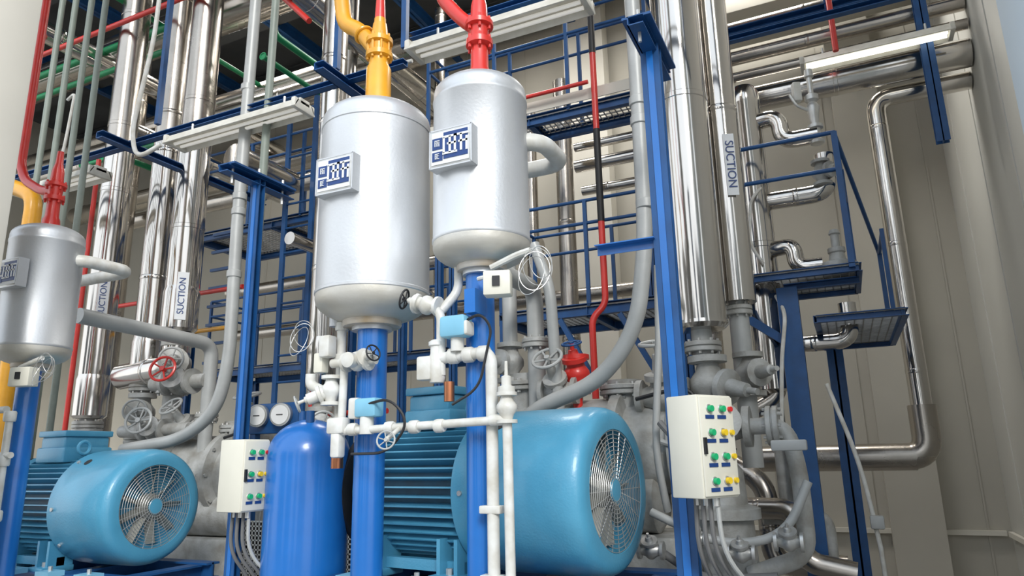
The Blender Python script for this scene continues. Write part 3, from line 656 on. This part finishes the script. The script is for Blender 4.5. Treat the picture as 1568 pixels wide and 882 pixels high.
b.beam((-.66,5.35,2.62),(-.32,5.35,2.35),.06,.06,DBLUE,'box')
b.box((-.28,5.35,.01),(.25,.25,.02),DBLUE);b.box((-.02,6.2,.01),(.25,.25,.02),DBLUE)
b.beam((-.3,5.35,2.75),(.2,5.35,2.75),.05,.05,DBLUE,'C')
b.done()
b=B('platform_drain_pipe')
b.tube([(-.09,5.1,2.02),(.05,5.1,1.5),(.10,5.1,1.0),(.12,5.1,0)],.014,WHITE,.3);b.box((.10,5.08,1.15),(.08,.05,.08),GRAY,bev=.01)
b.done()
b=B('pipe_support_frame')
b.beam((-.9,6.5,5.62),(1.38,6.5,5.62),.08,.08,DBLUE,'C');b.beam((-.9,5.6,5.0),(1.38,5.6,5.0),.06,.05,DBLUE,'C')
b.beam((1.02,6.5,4.1),(1.02,6.5,6.6),.10,.08,DBLUE,'I');b.beam((.3,6.5,5.6),(.3,6.5,6.6),.06,.06,DBLUE,'I')
b.beam((-.9,6.5,6.6),(1.38,6.5,6.6),.08,.1,DBLUE,'C');b.beam((-.9,5.6,4.9),(-.9,5.6,7.8),.06,.06,DBLUE);b.beam((1.3,5.6,4.9),(1.3,5.6,7.8),.06,.06,DBLUE)
b.beam((-.9,6.5,5.6),(-.9,6.5,7.8),.06,.06,DBLUE)
b.done()
b=B('upper_duct_panel')
b.box((.2,7.9,6.75),(2.35,.8,.5),WALL,bev=.01);b.done()
# ------------------------------------------------------------------ red and green service pipes
b=B('red_fire_pipe')
b.tube([(-1.58,5.1,TOP),(-1.58,5.1,2.72),(-1.68,5.05,2.62),(-1.68,5.05,2.0)],.026,RED,.08)
b.cyl((-1.58,5.1,3.4),(-1.58,5.1,4.2),.028,BLACK,14);b.cyl((-1.58,5.1,4.9),(-1.58,5.1,6.0),.028,BLACK,14);b.done()
for pts,r in (([(-2.35,5.12,4.66),(-1.64,5.12,4.66)],.018),([(-9,4.0,5.95),(-4.4,4.0,5.95),(-3.7,4.0,5.2)],.026),([(-7.5,5.0,3.3),(-5.3,5.0,3.3)],.024),
    ([(-6.1,3.9,4.4),(-6.1,3.9,1.5)],.022),([(-4.45,5.1,2.9),(-4.45,5.1,2.0),(-3.6,5.1,2.0)],.024),([(.3,6.2,5.9),(.3,6.2,5.0)],.025),([(-.6,6.3,6.1),(.1,6.3,6.1)],.02),([(.6,6.3,6.4),(1.3,6.3,6.4)],.02)):
    b=B('red_fire_pipe');b.tube(pts,r,RED,.08);b.done()
for pts,r in (([(-9.5,4.6,6.3),(-5.6,4.6,6.3)],.04),([(-9,4.6,6.0),(-6.2,4.6,6.0)],.032),([(-7.0,4.6,7.6),(-7.0,4.6,4.95),(-7.0,5.5,4.95)],.034),([(-7.4,4.55,4.85),(-5.8,4.55,4.85)],.026),
    ([(-4.5,4.4,7),(-4.5,4.4,5.55),(-4.5,6,5.55)],.034),([(-4.62,4.4,5.35),(-4.62,6,5.35)],.028),([(-7.6,3.9,6.36),(-7.6,6.5,6.36)],.03),([(-6.4,3.9,6.36),(-6.4,6.5,6.36)],.03)):
    b=B('green_water_pipe');b.tube(pts,r,GREEN,.08)
    for p in (pts[0],pts[-1]):b.torus(p,Vector(pts[1])-Vector(pts[0]),r*1.2,r*.3,GREEN,16,6)
    b.done()
b=B('yellow_gas_pipe');b.tube([(-5.75,3.02,3.75),(-5.44,3.02,3.62),(-5.44,3.02,0)],.06,YEL,n=20);b.done()
b=B('yellow_gas_pipe');b.tube([(-6.5,5.0,2.9),(-5.4,5.0,2.9)],.022,YEL);b.done()
# ------------------------------------------------------------------ camera
f=1068
ps=math.radians(25);pt=math.radians(13.5);rl=math.asin(.0212)
F=Vector((-math.sin(ps)*math.cos(pt),math.cos(ps)*math.cos(pt),math.sin(pt)))
R0=Vector((math.cos(ps),math.sin(ps),0));U0=R0.cross(F)
R=R0*math.cos(rl)-U0*math.sin(rl);U=U0*math.cos(rl)+R0*math.sin(rl)
cd=bpy.data.cameras.new('camera');cd.sensor_width=36;cd.lens=36*f/1568;cd.clip_start=.05
co=bpy.data.objects.new('camera',cd);sc.collection.objects.link(co)
co.matrix_world=Matrix.Translation((0,0,1.6))@Matrix((R,U,-F)).transposed().to_4x4();sc.camera=co
# ------------------------------------------------------------------ light
w=bpy.data.worlds.new('sky');sc.world=w;w.use_nodes=True;nt=w.node_tree;bg=nt.nodes['Background']
tc=nt.nodes.new('ShaderNodeTexCoord');sx=nt.nodes.new('ShaderNodeSeparateXYZ');rp=nt.nodes.new('ShaderNodeValToRGB')
nt.links.new(tc.outputs['Generated'],sx.inputs[0]);nt.links.new(sx.outputs['Z'],rp.inputs[0]);nt.links.new(rp.outputs[0],bg.inputs[0])
rp.color_ramp.elements[0].color=(.90,.92,.93,1);rp.color_ramp.elements[1].color=(.68,.81,.98,1);bg.inputs[1].default_value=1.8
s=bpy.data.lights.new('sun','SUN');s.energy=2.4;s.angle=math.radians(18);s.color=(1,.97,.92)
so=bpy.data.objects.new('sun',s);sc.collection.objects.link(so);d=Vector((-.52,.80,-.60));so.rotation_euler=d.to_track_quat('-Z','Y').to_euler()
for i,(x,y) in enumerate(((-7,6),(-3.5,6.5),(-.5,7.0))):  # fill lights added below the ceiling to brighten the interior, without fittings
    a=bpy.data.lights.new('interior_fill_light','AREA');a.size=1.2;a.energy=(110,120,150)[i];a.color=(1,.97,.92)
    ao=bpy.data.objects.new('interior_fill_light',a);sc.collection.objects.link(ao);ao.location=(x,y,7.7)
sc.view_settings.view_transform='Standard'
